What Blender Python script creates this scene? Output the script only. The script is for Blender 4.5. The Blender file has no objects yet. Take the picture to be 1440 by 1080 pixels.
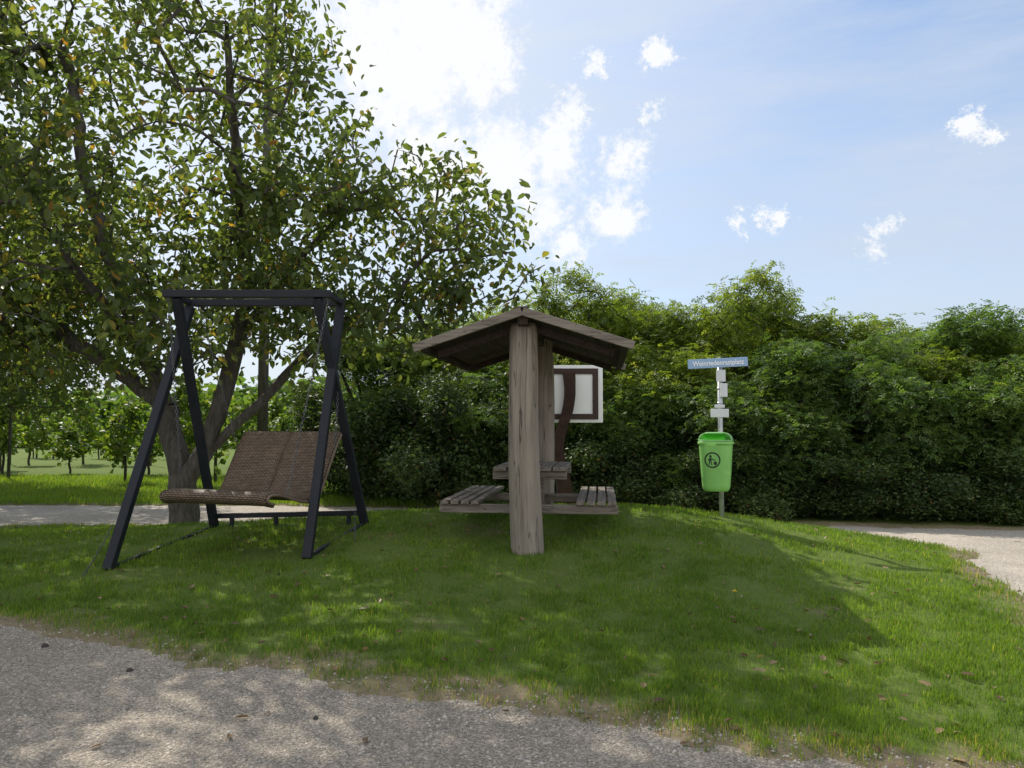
import bpy, bmesh, math, random
import numpy as np
from mathutils import Vector, Matrix
random.seed(5)
R = np.random.default_rng(11)
rad = math.radians
scene = bpy.context.scene
COL = scene.collection

# ------------------------------------------------------------------ helpers
def link(o):
    COL.objects.link(o); return o

def mesh_np(name, V, F, mats=None, attr=None, smooth=False):
    V = np.asarray(V, dtype=np.float32); F = np.asarray(F, dtype=np.int32)
    me = bpy.data.meshes.new(name)
    me.vertices.add(len(V)); me.vertices.foreach_set('co', V.ravel())
    k = F.shape[1]
    me.loops.add(F.size); me.loops.foreach_set('vertex_index', F.ravel())
    me.polygons.add(len(F)); me.polygons.foreach_set('loop_start', np.arange(0, F.size, k, dtype=np.int32))
    me.update(calc_edges=True)
    me.validate()
    if smooth: me.polygons.foreach_set('use_smooth', np.ones(len(me.polygons), dtype=bool))
    if attr:
        for an, av in attr.items():
            a = me.attributes.new(an, 'FLOAT', 'POINT'); a.data.foreach_set('value', np.asarray(av, dtype=np.float32))
    if mats:
        for m in (mats if isinstance(mats, (list, tuple)) else [mats]): me.materials.append(m)
    return me

def obj(name, me, parent=None, loc=(0, 0, 0), rot=(0, 0, 0), **props):
    o = bpy.data.objects.new(name, me); link(o)
    o.location = loc; o.rotation_euler = rot
    if parent: o.parent = parent
    for k, v in props.items(): o[k] = v
    return o

def thing(name, loc, label, category, rotz=0, **p):
    e = obj(name, None, loc=loc, rot=(0, 0, rotz), label=label, category=category, **p)
    e.empty_display_size = 0.2
    return e

class MB:
    """small mesh builder collecting shaped pieces into one part"""
    def __init__(s): s.bm = bmesh.new()
    def box(s, size, loc=(0,0,0), M=None, bevel=0.006):
        b = bmesh.new(); bmesh.ops.create_cube(b, size=1)
        bmesh.ops.scale(b, vec=size, verts=b.verts)
        if bevel: bmesh.ops.bevel(b, geom=b.edges[:], offset=min(bevel, min(size)*0.45), segments=2, affect='EDGES', profile=0.5)
        T = Matrix.Translation(loc) @ (M if M is not None else Matrix.Identity(4))
        bmesh.ops.transform(b, matrix=T, verts=b.verts)
        s._add(b)
    def _add(s, b):
        me = bpy.data.meshes.new('t'); b.to_mesh(me); b.free(); s.bm.from_mesh(me); bpy.data.meshes.remove(me)
    def beam(s, p0, p1, w, h, bevel=0.006, up=(0,0,1)):
        p0 = Vector(p0); p1 = Vector(p1); d = (p1-p0); L = d.length; d.normalize()
        u = Vector(up); x = u.cross(d)
        if x.length < 1e-3: x = Vector((1,0,0)).cross(d)
        x.normalize(); z = d.cross(x)
        M = Matrix((x, d, z)).transposed().to_4x4()
        s.box((w, L, h), (p0+p1)/2, M, bevel)
    def tube(s, pts, radii, seg=16, cap=True):
        pts = [Vector(p) for p in pts]; rings = []
        for i, p in enumerate(pts):
            d = (pts[min(i+1, len(pts)-1)] - pts[max(i-1, 0)]).normalized()
            x = Vector((1,0,0)) if abs(d.x) < 0.8 else Vector((0,1,0))
            x = (x - d*x.dot(d)).normalized(); y = d.cross(x)
            r = radii[i] if hasattr(radii, '__len__') else radii
            rings.append([s.bm.verts.new(p + (x*math.cos(a)+y*math.sin(a))*r) for a in [2*math.pi*k/seg for k in range(seg)]])
        for a, b in zip(rings, rings[1:]):
            for k in range(seg):
                f = s.bm.faces.new((a[k], a[(k+1)%seg], b[(k+1)%seg], b[k])); f.smooth = True
        if cap:
            s.bm.faces.new(rings[0][::-1]); s.bm.faces.new(rings[-1])
    def done(s, name, mat):
        me = bpy.data.meshes.new(name); bmesh.ops.recalc_face_normals(s.bm, faces=s.bm.faces[:])
        s.bm.to_mesh(me); s.bm.free(); me.materials.append(mat); return me

# value noise in numpy
_lat = R.random((256, 256))
def vnoise(x, y):
    x = np.asarray(x, float); y = np.asarray(y, float)
    xi = np.floor(x).astype(int); yi = np.floor(y).astype(int); fx = x-xi; fy = y-yi
    fx = fx*fx*(3-2*fx); fy = fy*fy*(3-2*fy)
    g = lambda a, b: _lat[a % 256, b % 256]
    return (g(xi, yi)*(1-fx)+g(xi+1, yi)*fx)*(1-fy)+(g(xi, yi+1)*(1-fx)+g(xi+1, yi+1)*fx)*fy
def fbm(x, y, o=4):
    s = 0; a = 0.5; t = 0
    for i in range(o):
        s = s+a*vnoise(x*2**i+17*i, y*2**i+31*i); t += a; a *= 0.5
    return s/t

# ------------------------------------------------------------------ materials
class NT:
    def __init__(s, name):
        s.m = bpy.data.materials.new(name); s.m.use_nodes = True; s.t = s.m.node_tree; s.t.nodes.clear()
        s.out = s.n('ShaderNodeOutputMaterial')
    def n(s, ty, **kw):
        nd = s.t.nodes.new(ty)
        for k, v in kw.items(): setattr(nd, k, v)
        return nd
    def l(s, a, b): s.t.links.new(a, b)
    def ramp(s, fac, stops):
        r = s.n('ShaderNodeValToRGB'); e = r.color_ramp.elements
        while len(e) < len(stops): e.new(0.5)
        for el, (p, c) in zip(e, stops): el.position = p; el.color = (*c, 1) if len(c) == 3 else c
        s.l(fac, r.inputs[0]); return r.outputs[0]
    def noise(s, scale, vec=None, detail=5, rough=0.55, out='Fac'):
        nd = s.n('ShaderNodeTexNoise'); nd.inputs['Scale'].default_value = scale
        nd.inputs['Detail'].default_value = detail; nd.inputs['Roughness'].default_value = rough
        if vec is not None: s.l(vec, nd.inputs['Vector'])
        return nd.outputs[out]
    def coord(s, kind='Object', scale=(1,1,1)):
        c = s.n('ShaderNodeTexCoord'); mp = s.n('ShaderNodeMapping'); mp.inputs['Scale'].default_value = scale
        s.l(c.outputs[kind], mp.inputs[0]); return mp.outputs[0]
    def mix(s, fac, a, b, mode='MIX'):
        m = s.n('ShaderNodeMix', data_type='RGBA', blend_type=mode)
        for sock, v in ((m.inputs[0], fac), (m.inputs[6], a), (m.inputs[7], b)):
            if isinstance(v, bpy.types.NodeSocket): s.l(v, sock)
            elif isinstance(v, (int, float)): sock.default_value = v
            else: sock.default_value = (*v, 1)
        return m.outputs[2]
    def math(s, op, a, b=None, clamp=False):
        m = s.n('ShaderNodeMath', operation=op, use_clamp=clamp)
        for i, v in enumerate((a, b)):
            if v is None: continue
            if isinstance(v, bpy.types.NodeSocket): s.l(v, m.inputs[i])
            else: m.inputs[i].default_value = v
        return m.outputs[0]
    def bump(s, h, strength=0.3, dist=0.01):
        b = s.n('ShaderNodeBump'); b.inputs['Strength'].default_value = strength; b.inputs['Distance'].default_value = dist
        s.l(h, b.inputs['Height']); return b.outputs[0]
    def bsdf(s, color, rough=0.7, metal=0, spec=0.4, normal=None):
        p = s.n('ShaderNodeBsdfPrincipled'); p.inputs['Metallic'].default_value = metal
        p.inputs['Specular IOR Level'].default_value = spec
        if isinstance(rough, bpy.types.NodeSocket): s.l(rough, p.inputs['Roughness'])
        else: p.inputs['Roughness'].default_value = rough
        if isinstance(color, bpy.types.NodeSocket): s.l(color, p.inputs['Base Color'])
        else: p.inputs['Base Color'].default_value = (*color, 1)
        if normal is not None: s.l(normal, p.inputs['Normal'])
        return p.outputs[0]
    def fin(s, sh): s.l(sh, s.out.inputs[0]); return s.m

def foliage(name, stops, transl=0.4, tint=(1.5, 1.5, 0.5), rough=0.5, patch=0.8, k0=(0.66, 0.70, 0.72), k1=(1.25, 1.2, 1.0), spec=.35):
    t = NT(name); a = t.n('ShaderNodeAttribute', attribute_name='rnd')
    c = t.ramp(a.outputs['Fac'], stops)
    nz = t.noise(patch, t.coord('Object'), 2)
    k = t.ramp(nz, [(0.3, k0), (0.7, k1)])
    c = t.mix(1.0, c, k, 'MULTIPLY')
    b = t.bsdf(c, rough, spec=spec)
    tr = t.n('ShaderNodeBsdfTranslucent'); t.l(t.mix(1.0, c, tint, 'MULTIPLY'), tr.inputs[0])
    mx = t.n('ShaderNodeMixShader'); mx.inputs[0].default_value = transl
    t.l(b, mx.inputs[1]); t.l(tr.outputs[0], mx.inputs[2])
    return t.fin(mx.outputs[0])

M_walnut = foliage('walnut_leaf', [(0, (.07,.105,.045)), (.5, (.12,.165,.06)), (.78, (.18,.21,.07)), (.86, (.30,.25,.07)), (.93, (.40,.22,.06)), (1, (.24,.11,.03))], .5, (1.6,1.6,.6))
M_robin = foliage('robinia_leaf', [(0, (.07,.12,.045)), (.55, (.12,.195,.06)), (.9, (.18,.25,.07)), (1, (.28,.28,.08))], .45, (1.5,1.6,.55))
M_robin_y = foliage('robinia_leaf_light', [(0, (.12,.175,.042)), (.5, (.195,.26,.055)), (.9, (.27,.31,.065)), (1, (.36,.32,.08))], .5, (1.45,1.5,.5))
M_shrub = foliage('shrub_leaf', [(0, (.045,.075,.03)), (.6, (.08,.125,.045)), (.88, (.13,.17,.06)), (.94, (.26,.14,.06)), (1, (.30,.11,.05))], .35)
M_vine = foliage('grapevine_leaf', [(0, (.09,.16,.035)), (.6, (.16,.24,.05)), (1, (.30,.30,.08))], .5)
M_grass = foliage('grass_blade', [(0, (.08,.145,.025)), (.45, (.14,.24,.038)), (.85, (.21,.31,.055)), (.95, (.32,.32,.10)), (1, (.43,.34,.18))], .5, (1.55,1.55,.5), .55, .9, (.75,.78,.75), (1.22,1.15,.95), .25)

def bark(name, c1, c2):
    t = NT(name); v = t.coord('Object', (7, 7, 1.6)); n = t.noise(3, v, 8, .7)
    c = t.ramp(n, [(.3, c1), (.7, c2)])
    return t.fin(t.bsdf(c, .9, normal=t.bump(n, .8, .03)))
M_bark = bark('walnut_bark', (.035,.03,.026), (.14,.125,.105))
M_bark2 = bark('shrub_bark', (.025,.02,.016), (.09,.075,.06))

def wood(name, scale, c1=(.11,.095,.08), c2=(.30,.265,.225), crack=True):
    t = NT(name); v = t.coord('Object', scale)
    n1 = t.noise(1.0, v, 8, .65); n2 = t.noise(1.3, t.coord('Object'), 3)
    c = t.ramp(n1, [(.28, c1), (.5, tuple((a+b)/2 for a, b in zip(c1, c2))), (.75, c2)])
    c = t.mix(.6, c, t.ramp(n2, [(.3, (.75,.72,.68)), (.7, (1.15,1.12,1.1))]), 'MULTIPLY')
    h = n1
    if crack:
        v2 = t.coord('Object', tuple(s*.55 for s in scale)); n3 = t.noise(1.0, v2, 3, .5)
        ab = t.math('ABSOLUTE', t.math('SUBTRACT', n3, .5))
        cr = t.ramp(ab, [(0, (.12,.12,.12)), (.012, (1,1,1))])
        c = t.mix(.85, c, cr, 'MULTIPLY'); h = t.math('ADD', n1, t.math('MULTIPLY', cr, .8))
    return t.fin(t.bsdf(c, .85, spec=.2, normal=t.bump(h, .6, .008)))
M_logwood = wood('weathered_log', (16, 16, 1.1), (.15,.13,.108), (.38,.335,.28))
M_pole = wood('dark_pole_wood', (12, 12, .8), (.05,.045,.04), (.13,.12,.105))
M_wy = wood('weathered_plank_long', (34, 2.2, 34))
M_wx = wood('weathered_plank_cross', (2.2, 34, 34), (.12,.105,.088), (.31,.275,.235))
M_wdark = wood('dark_roof_board', (30, 2.0, 30), (.020,.015,.011), (.07,.052,.038))

def steel(name, col, rough=.45, metal=0.0, var=.25, spec=.5):
    t = NT(name); n = t.noise(6, t.coord('Object'), 6)
    c = t.mix(1.0, col, t.ramp(n, [(.3, (1-var,)*3), (.7, (1+var,)*3)]), 'MULTIPLY')
    r = t.math('ADD', t.math('MULTIPLY', n, .25), rough-.12)
    return t.fin(t.bsdf(c, r, metal, spec, t.bump(n, .06, .004)))
M_anth = steel('anthracite_steel', (.016,.018,.024), .6, 0, .25, .3)
M_chain = steel('chain_steel', (.14,.14,.14), .5, .6)
M_galv = steel('galvanised_steel', (.50,.52,.54), .42, .5)
M_white = steel('white_panel', (.90,.91,.91), .5, 0, .03)
M_plate = steel('grey_white_plate', (.62,.64,.66), .5, 0, .06)
M_signblue = steel('sign_blue', (.27,.41,.62), .4, 0, .06)
M_text = steel('sign_lettering_white', (.9,.92,.94), .5, 0, .02)
M_black = steel('emblem_black', (.01,.014,.012), .5, 0, .05)
M_brownfr = steel('brown_frame', (.045,.022,.015), .6, 0, .15)
M_darkst = steel('dark_stone', (.06,.055,.05), .8, 0, .3, .2)
M_rim = steel('wicker_rim', (.16,.12,.085), .6, 0, .2, .3)
M_yellow = steel('petal_yellow', (.8,.55,.02), .6, 0, .1)
t = NT('rusty_steel'); n = t.noise(9, t.coord('Object'), 8, .7)
M_rust = t.fin(t.bsdf(t.ramp(n, [(.3, (.03,.018,.014)), (.6, (.065,.034,.024)), (.8, (.11,.055,.035))]), .85, .2, normal=t.bump(n, .3, .01)))
def plastic(name, col, tr=.25):
    t = NT(name); n = t.noise(5, t.coord('Object'), 6, .6)
    c = t.mix(1.0, col, t.ramp(n, [(.35, (.87,.89,.87)), (.65, (1.06,1.04,1.04))]), 'MULTIPLY')
    b = t.bsdf(c, .42, spec=.45, normal=t.bump(n, .05, .004))
    x = t.n('ShaderNodeBsdfTranslucent'); t.l(c, x.inputs[0])
    mx = t.n('ShaderNodeMixShader'); mx.inputs[0].default_value = tr; t.l(b, mx.inputs[1]); t.l(x.outputs[0], mx.inputs[2])
    return t.fin(mx.outputs[0])
M_green = plastic('green_plastic', (.32,.66,.19), .25)
M_green2 = plastic('green_plastic_lid', (.38,.68,.30), .4)
M_lime = plastic('lime_plastic', (.18,.80,.08), .35)

# wicker: woven strands over and under
t = NT('brown_wicker')
uv = t.n('ShaderNodeTexCoord').outputs['UV']
br = t.n('ShaderNodeTexBrick'); t.l(uv, br.inputs['Vector'])
br.inputs['Color1'].default_value = (.25,.18,.12,1); br.inputs['Color2'].default_value = (.16,.113,.075,1); br.inputs['Mortar'].default_value = (.035,.024,.016,1)
br.inputs['Scale'].default_value = 1; br.inputs['Mortar Size'].default_value = .004; br.inputs['Mortar Smooth'].default_value = .5
br.inputs['Brick Width'].default_value = .048; br.inputs['Row Height'].default_value = .018
c = t.mix(.5, br.outputs[0], t.ramp(t.noise(7, t.coord('Object'), 6, .6), [(.3, (.65,.65,.65)), (.7, (1.35,1.3,1.25))]), 'MULTIPLY')
M_wick = t.fin(t.bsdf(c, .6, spec=.3, normal=t.bump(t.math('SUBTRACT', 1.0, br.outputs['Fac']), 1.0, .012)))

# ground soil + short turf
t = NT('turf_and_soil'); v = t.coord('Object')
n1 = t.noise(1.2, v, 6, .65); n2 = t.noise(25, v, 6, .7)
gr = t.mix(n2, (.06,.095,.02), (.17,.23,.05))
dry = t.mix(n2, (.12,.09,.055), (.38,.30,.20))
ed = t.n('ShaderNodeAttribute', attribute_name='edge').outputs['Fac']
e2 = t.math('ADD', ed, t.math('MULTIPLY', t.math('SUBTRACT', n1, .5), 1.2))
fac = t.ramp(e2, [(.0, (1,1,1)), (.18, (.7,.7,.7)), (.36, (0,0,0))])
f2 = t.ramp(n1, [(.60, (0,0,0)), (.72, (.7,.7,.7))])
fac = t.math('MAXIMUM', fac, f2)
c = t.mix(fac, gr, dry)
M_ground = t.fin(t.bsdf(c, .95, spec=.1, normal=t.bump(n2, .8, .03)))

def gravel(name, light, dark, rough_=1.0):
    t = NT(name); v = t.coord('Object')
    vo = t.n('ShaderNodeTexVoronoi'); vo.inputs['Scale'].default_value = 85; t.l(v, vo.inputs['Vector'])
    vo2 = t.n('ShaderNodeTexVoronoi'); vo2.inputs['Scale'].default_value = 210; t.l(v, vo2.inputs['Vector'])
    n1 = t.noise(.7, v, 7, .6); n2 = t.noise(60, v, 5, .72)
    sep = t.n('ShaderNodeSeparateColor'); t.l(vo.outputs['Color'], sep.inputs[0])
    sep2 = t.n('ShaderNodeSeparateColor'); t.l(vo2.outputs['Color'], sep2.inputs[0])
    peb = t.ramp(sep.outputs[0], [(0, tuple(x*.45 for x in dark)), (.38, dark), (.75, light), (1, tuple(min(1, x*1.7) for x in light))])
    fine = t.ramp(sep2.outputs[0], [(0, tuple(x*.55 for x in dark)), (1, tuple(x*1.35 for x in light))])
    c = t.mix(.5, peb, fine)
    c = t.mix(.4, c, t.ramp(n2, [(.3, (.6,.59,.57)), (.7, (1.38,1.36,1.33))]), 'MULTIPLY')
    c = t.mix(1.0, c, t.ramp(n1, [(.32, (.82,.81,.79)), (.68, (1.14,1.11,1.07))]), 'MULTIPLY')
    h = t.math('ADD', t.math('MULTIPLY', t.math('SUBTRACT', 1.0, vo.outputs['Distance']), .8), n2)
    return t.fin(t.bsdf(c, .92, spec=.15, normal=t.bump(h, .95*rough_, .012)))
M_road = gravel('gravel_road_surface', (.43,.38,.32), (.26,.23,.19))
M_path = gravel('path_surface', (.50,.455,.40), (.36,.325,.285), .6)
M_stone = steel('pebble', (.42,.38,.33), .8, 0, .45, .2)

# ------------------------------------------------------------------ terrain
def H(x, y):
    x = np.asarray(x, float); y = np.asarray(y, float)
    sx = np.where(x < 1.3, 6.5, 2.7); sy = np.where(y < 9.6, 3.0, 1.35)
    h = .5*np.exp(-((x-1.3)/sx)**2-((y-9.6)/sy)**2)
    far = np.clip((y-30)/200, 0, 1)
    return h - 1.0*far
island = [(-60,24),(-16,9.9),(-8,7.5),(-5.5,6.4),(-3.86,5.82),(-2.9,5.45),(-1.97,5.08),(-.71,4.46),(.3,4.02),(.95,3.75),(1.87,3.48),(2.6,3.38),(3.4,3.9),(3.85,5.0),(4.15,6.3),(4.75,8.2),(5.25,9.0),(5.2,9.5),(4.6,10.5),(3.9,11.2),(2.5,11.8),(0,12),(-4,11.95),(-16,12.2),(-60,26)]
back = [(-60,29),(-16,15.3),(-4,15),(-1,14.6),(2,13.2),(4.5,12.05),(8,11.4),(16,10.8),(60,8),(60,900),(-900,900),(-900,29)]
def sdpoly(x, y, poly):
    P = np.stack([x, y], -1); d = np.full(x.shape, 1e9); ins = np.zeros(x.shape, bool)
    for i in range(len(poly)):
        a = np.array(poly[i], float); b = np.array(poly[(i+1) % len(poly)], float); e = b-a
        w = P-a; tt = np.clip((w@e)/(e@e), 0, 1); dd = np.linalg.norm(w-tt[..., None]*e, axis=-1); d = np.minimum(d, dd)
        c1 = (a[1] <= y) & (b[1] > y); c2 = (b[1] <= y) & (a[1] > y); s = e[0]*(y-a[1])-e[1]*(x-a[0])
        ins ^= (c1 & (s > 0)) | (c2 & (s < 0))
    return np.where(ins, d, -d)
def SD(x, y):
    x = np.asarray(x, float); y = np.asarray(y, float)
    s = np.maximum(sdpoly(x, y, island), sdpoly(x, y, back))
    return s + (fbm(x*1.6, y*1.6)-.5)*.5 + (fbm(x*7, y*7, 3)-.5)*.30
def G(x, y):
    s = SD(x, y)
    return H(x, y)+np.clip(s*.22, -.05, .03)+np.where(s > 0, (fbm(x*2.2+9, y*2.2)-.5)*.05*np.clip(s*2, 0, 1), 0)
def Gz(x, y): return float(G(np.array([x]), np.array([y]))[0])

def axis(lo, hi, step, far_lo, far_hi):
    mid = list(np.arange(lo, hi, step)); a = []; p = lo; s = step
    while p > far_lo: s *= 1.25; p -= s; a.append(max(p, far_lo))
    b = []; p = mid[-1]; s = step
    while p < far_hi: s *= 1.25; p += s; b.append(min(p, far_hi))
    return np.array(a[::-1]+mid+b)
def grid(xs, ys, fz):
    X, Y = np.meshgrid(xs, ys); Z = fz(X, Y); V = np.stack([X, Y, Z], -1).reshape(-1, 3)
    nx = len(xs); i = (np.arange(len(ys)-1)[:, None]*nx+np.arange(nx-1)[None]).ravel()
    return V, np.stack([i, i+1, i+nx+1, i+nx], 1), X.ravel(), Y.ravel()
xs = axis(-9, 9, .06, -700, 700); ys = axis(2.5, 16, .06, -40, 900)
V, F, X, Y = grid(xs, ys, G)
obj('ground', mesh_np('ground', V, F, M_ground, {'edge': np.clip(SD(X, Y), -1, 5)}, True), kind='structure')
def split(x): return np.interp(x, [-60,-16,-4,0,4], [25,10.9,8.5,7,5])
xs2 = axis(-9, 9, .15, -60, 60)
rows = 70
def strip(name, f0, f1, mat):
    X = np.repeat(xs2[None], rows, 0); tt = np.linspace(0, 1, rows)[:, None]
    Y = f0(X)*(1-tt)+f1(X)*tt; Z = H(X, Y)+(fbm(X*1.5, Y*1.5)-.5)*.012
    nx = len(xs2); i = (np.arange(rows-1)[:, None]*nx+np.arange(nx-1)[None]).ravel()
    obj(name, mesh_np(name, np.stack([X, Y, Z], -1).reshape(-1, 3), np.stack([i, i+1, i+nx+1, i+nx], 1), mat, None, True), kind='structure')
strip('road', lambda x: x*0-12.0, split, M_road)
strip('path', split, lambda x: np.interp(x, [-60,-16,-4,-1,2,4.5,8,16,60], [30,16.2,16,15.6,14.2,13,12.4,11.8,9]), M_path)

# ------------------------------------------------------------------ grass
def blades(X, Y, hgt, wid, z, lean=.5):
    n = len(X); a = R.uniform(0, 2*np.pi, n); d = np.stack([np.cos(a), np.sin(a)], 1)
    ln = R.uniform(.1, 1, n)*lean*hgt; s = np.stack([-d[:, 1], d[:, 0]], 1)*(wid/2)[:, None]
    b = np.stack([X, Y], 1); zz = z-.005
    def v(xy, q): return np.concatenate([xy, q[:, None]], 1)
    m = b+d*(ln*.35)[:, None]; tp = b+d*ln[:, None]
    V = np.stack([v(b-s, zz), v(b+s, zz), v(m-s*.8, z+hgt*.6), v(m+s*.8, z+hgt*.6), v(tp, z+hgt)], 1).reshape(-1, 3)
    i = np.arange(n)*5
    F = np.concatenate([np.stack([i, i+1, i+3], 1), np.stack([i, i+3, i+2], 1), np.stack([i+2, i+3, i+4], 1)])
    return V, F
N = 850000
y = 3.2*(12.3/3.2)**R.random(N); x = R.uniform(-.72, .72, N)*y
s = SD(x, y); cl = fbm(x*2.1, y*2.1); cl2 = fbm(x*7+5, y*7)
p = np.clip((s+.07)*2.6, 0, 1)*np.clip((cl-.30)*5, .12, 1)*np.clip((cl2-.2)*2.2, .15, 1)
keep = (R.random(N) < p*.62) & (s > -.07) & (sdpoly(x, y, back) < 0)
x, y, s, cl2 = x[keep], y[keep], s[keep], cl2[keep]
n = len(x)
hg = R.uniform(.017, .048, n)*(.6+.8*cl2)*(1+.7*(R.random(n) < .03)); wd = R.uniform(.0022, .0042, n)*(y/5)**.6
V, F = blades(x, y, hg, wd*1.3, G(x, y), .8)
rn = np.clip(R.beta(2, 2.6, n)+np.where((s < .3) & (R.random(n) < .35), .45, 0)+np.where(R.random(n) < .03, .5, 0), 0, 1)
# far side of path
N = 110000
x2 = R.uniform(-20, 0, N); y2 = 14.6+9*R.random(N)**1.5
k = (SD(x2, y2) > 0) & (sdpoly(x2, y2, back) > -.1); x2, y2 = x2[k], y2[k]; n2 = len(x2)
V2, F2 = blades(x2, y2, R.uniform(.04, .13, n2), R.uniform(.006, .012, n2), G(x2, y2), .8)
V = np.concatenate([V, V2]); F = np.concatenate([F, F2+n*5]); rn = np.repeat(np.concatenate([rn, R.beta(3, 2, n2)]), 5)
obj('grass', mesh_np('grass', V, F, M_grass, {'rnd': rn}), kind='stuff')

# ------------------------------------------------------------------ foliage generators
def norm(a): return a/np.maximum(np.linalg.norm(a, axis=-1, keepdims=True), 1e-9)
def leaves(C, size, droop=.6, fold=.25, aspect=.45):
    n = len(C); d = R.normal(size=(n, 3)); d[:, 2] = d[:, 2]*.6-droop; d = norm(d)
    up = norm(np.array([0, 0, 1.])+R.normal(size=(n, 3))*.55); sd = norm(np.cross(d, up)); nn = np.cross(sd, d)
    L = size*R.uniform(.6, 1.3, n)[:, None]; w = L*aspect*.5
    P = [C, C+d*L*.3+sd*w+nn*w*fold, C+d*L*.7+sd*w*.85+nn*w*fold-nn*L*.03, C+d*L-nn*L*.1, C+d*L*.7-sd*w*.85+nn*w*fold-nn*L*.03, C+d*L*.3-sd*w+nn*w*fold]
    V = np.stack(P, 1).reshape(-1, 3); i = np.arange(n)*6
    F = np.concatenate([np.stack([i, i+1, i+2, i+3], 1), np.stack([i, i+3, i+4, i+5], 1)])
    r = R.beta(2, 2.5, n)
    return V, F, np.repeat(r, 6)
def compound(C, L, leaflet=.05, k=6, droop=.5):
    n = len(C); a = R.uniform(0, 2*np.pi, n); d = norm(np.stack([np.cos(a), np.sin(a), R.normal(size=n)*.4-.1*droop], 1))
    up = norm(np.array([0, 0, 1.])+R.normal(size=(n, 3))*.45); sd = norm(np.cross(d, up)); nn = np.cross(sd, d)
    Ls = L*R.uniform(.6, 1.2, n)[:, None]; Vs = []
    for j in range(k):
        tt = (j+1)/k
        base = C+d*Ls*tt; base[:, 2:] = base[:, 2:]-droop*Ls*tt*tt*.5
        for sg in (-1, 1):
            ld = norm(sd*sg+d*.35-nn*.25+R.normal(size=(n, 3))*.25); lw = norm(np.cross(ld, nn))
            l = leaflet*R.uniform(.8, 1.2, n)[:, None]
            Vs.append(np.stack([base, base+ld*l*.5+lw*l*.28, base+ld*l, base+ld*l*.5-lw*l*.28], 1))
    V = np.concatenate([v_.reshape(-1, 3) for v_ in Vs]); m = len(V)//4; i = np.arange(m)*4
    F = np.stack([i, i+1, i+2, i+3], 1)
    r = np.repeat(np.tile(R.beta(2, 2.5, n), len(Vs)), 4)
    return V, F, r
def grow(limbs, att, r_tot, step=.25, sides=7, wob=.12, rmin=.004):
    pos = []; par = []
    for lb in limbs:
        pts = np.array(lb[1], float); prev = lb[0]
        if prev is None: pos.append(pts[0]); par.append(-1); prev = 0; pts0 = pts[0]; seq = pts
        else:
            pr = np.array(prev, float); prev = int(np.argmin(np.linalg.norm(np.array(pos)-pr, axis=1))); seq = np.vstack([pos[prev], pts])
        for a, b in zip(seq, seq[1:]):
            k = max(1, int(np.linalg.norm(b-a)/.22))
            for j in range(1, k+1):
                p = a+(b-a)*j/k+R.normal(size=3)*.018; pos.append(p); par.append(prev); prev = len(pos)-1
    A = np.array(pos); par = list(par)
    buf = np.zeros((len(A)+len(att)*14, 3)); buf[:len(A)] = A; cnt = len(A)
    dist = np.array([np.min(np.linalg.norm(A-p, axis=1)) for p in att]); tips = []
    for p in att[np.argsort(dist)]:
        dd = np.linalg.norm(buf[:cnt]-p, axis=1)+.5*np.maximum(0, buf[:cnt, 2]-p[2]); j = int(np.argmin(dd)); a = buf[j].copy()
        d = np.linalg.norm(p-a); k = int(min(12, max(1, d/step))); off = R.normal(size=3)*wob*d; off[2] += .12*d; prev = j
        for q in range(1, k+1):
            s = q/k; buf[cnt] = a+(p-a)*s+off*math.sin(math.pi*s)*.6; par.append(prev); prev = cnt; cnt += 1
        tips.append(prev)
    P = buf[:cnt]; par = np.array(par); w = np.zeros(cnt); w[tips] = 1
    for i in range(cnt-1, 0, -1):
        if par[i] >= 0: w[par[i]] += w[i]
    w = np.maximum(w, .5); rr = np.maximum(rmin, r_tot*(w/w[0])**.47)
    e = np.arange(cnt)[par >= 0]; pa = par[e]; d = norm(P[e]-P[pa]); nd = np.zeros((cnt, 3)); nd[e] = d; nd[0] = (0, 0, 1)
    dom = (w[e] > .55*w[pa]); ds = np.where(dom[:, None], nd[pa], d)
    def ring(c, dr, r):
        ref = np.tile([1., .13, .07], (len(c), 1)); x = norm(ref-dr*np.sum(ref*dr, 1, keepdims=True)); yv = np.cross(dr, x)
        a = np.arange(sides)*2*np.pi/sides
        return c[:, None]+(x[:, None]*np.cos(a)[None, :, None]+yv[:, None]*np.sin(a)[None, :, None])*r[:, None, None]
    r0 = np.where(dom, rr[pa], rr[e]*1.1)
    V = np.concatenate([ring(P[pa], ds, r0), ring(P[e], d, rr[e])], 1).reshape(-1, 3); m = len(e); b = (np.arange(m)*2*sides)[:, None]; kk = np.arange(sides)[None]
    F = np.stack([b+kk, b+(kk+1) % sides, b+sides+(kk+1) % sides, b+sides+kk], -1).reshape(-1, 4)
    return V, F, P, np.array(tips), par
def ell(c, r, n, shell=.0):
    d = norm(R.normal(size=(n, 3))); q = R.random(n)**(1/3); q = shell+(1-shell)*q
    return np.array(c)+d*q[:, None]*np.array(r)

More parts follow.
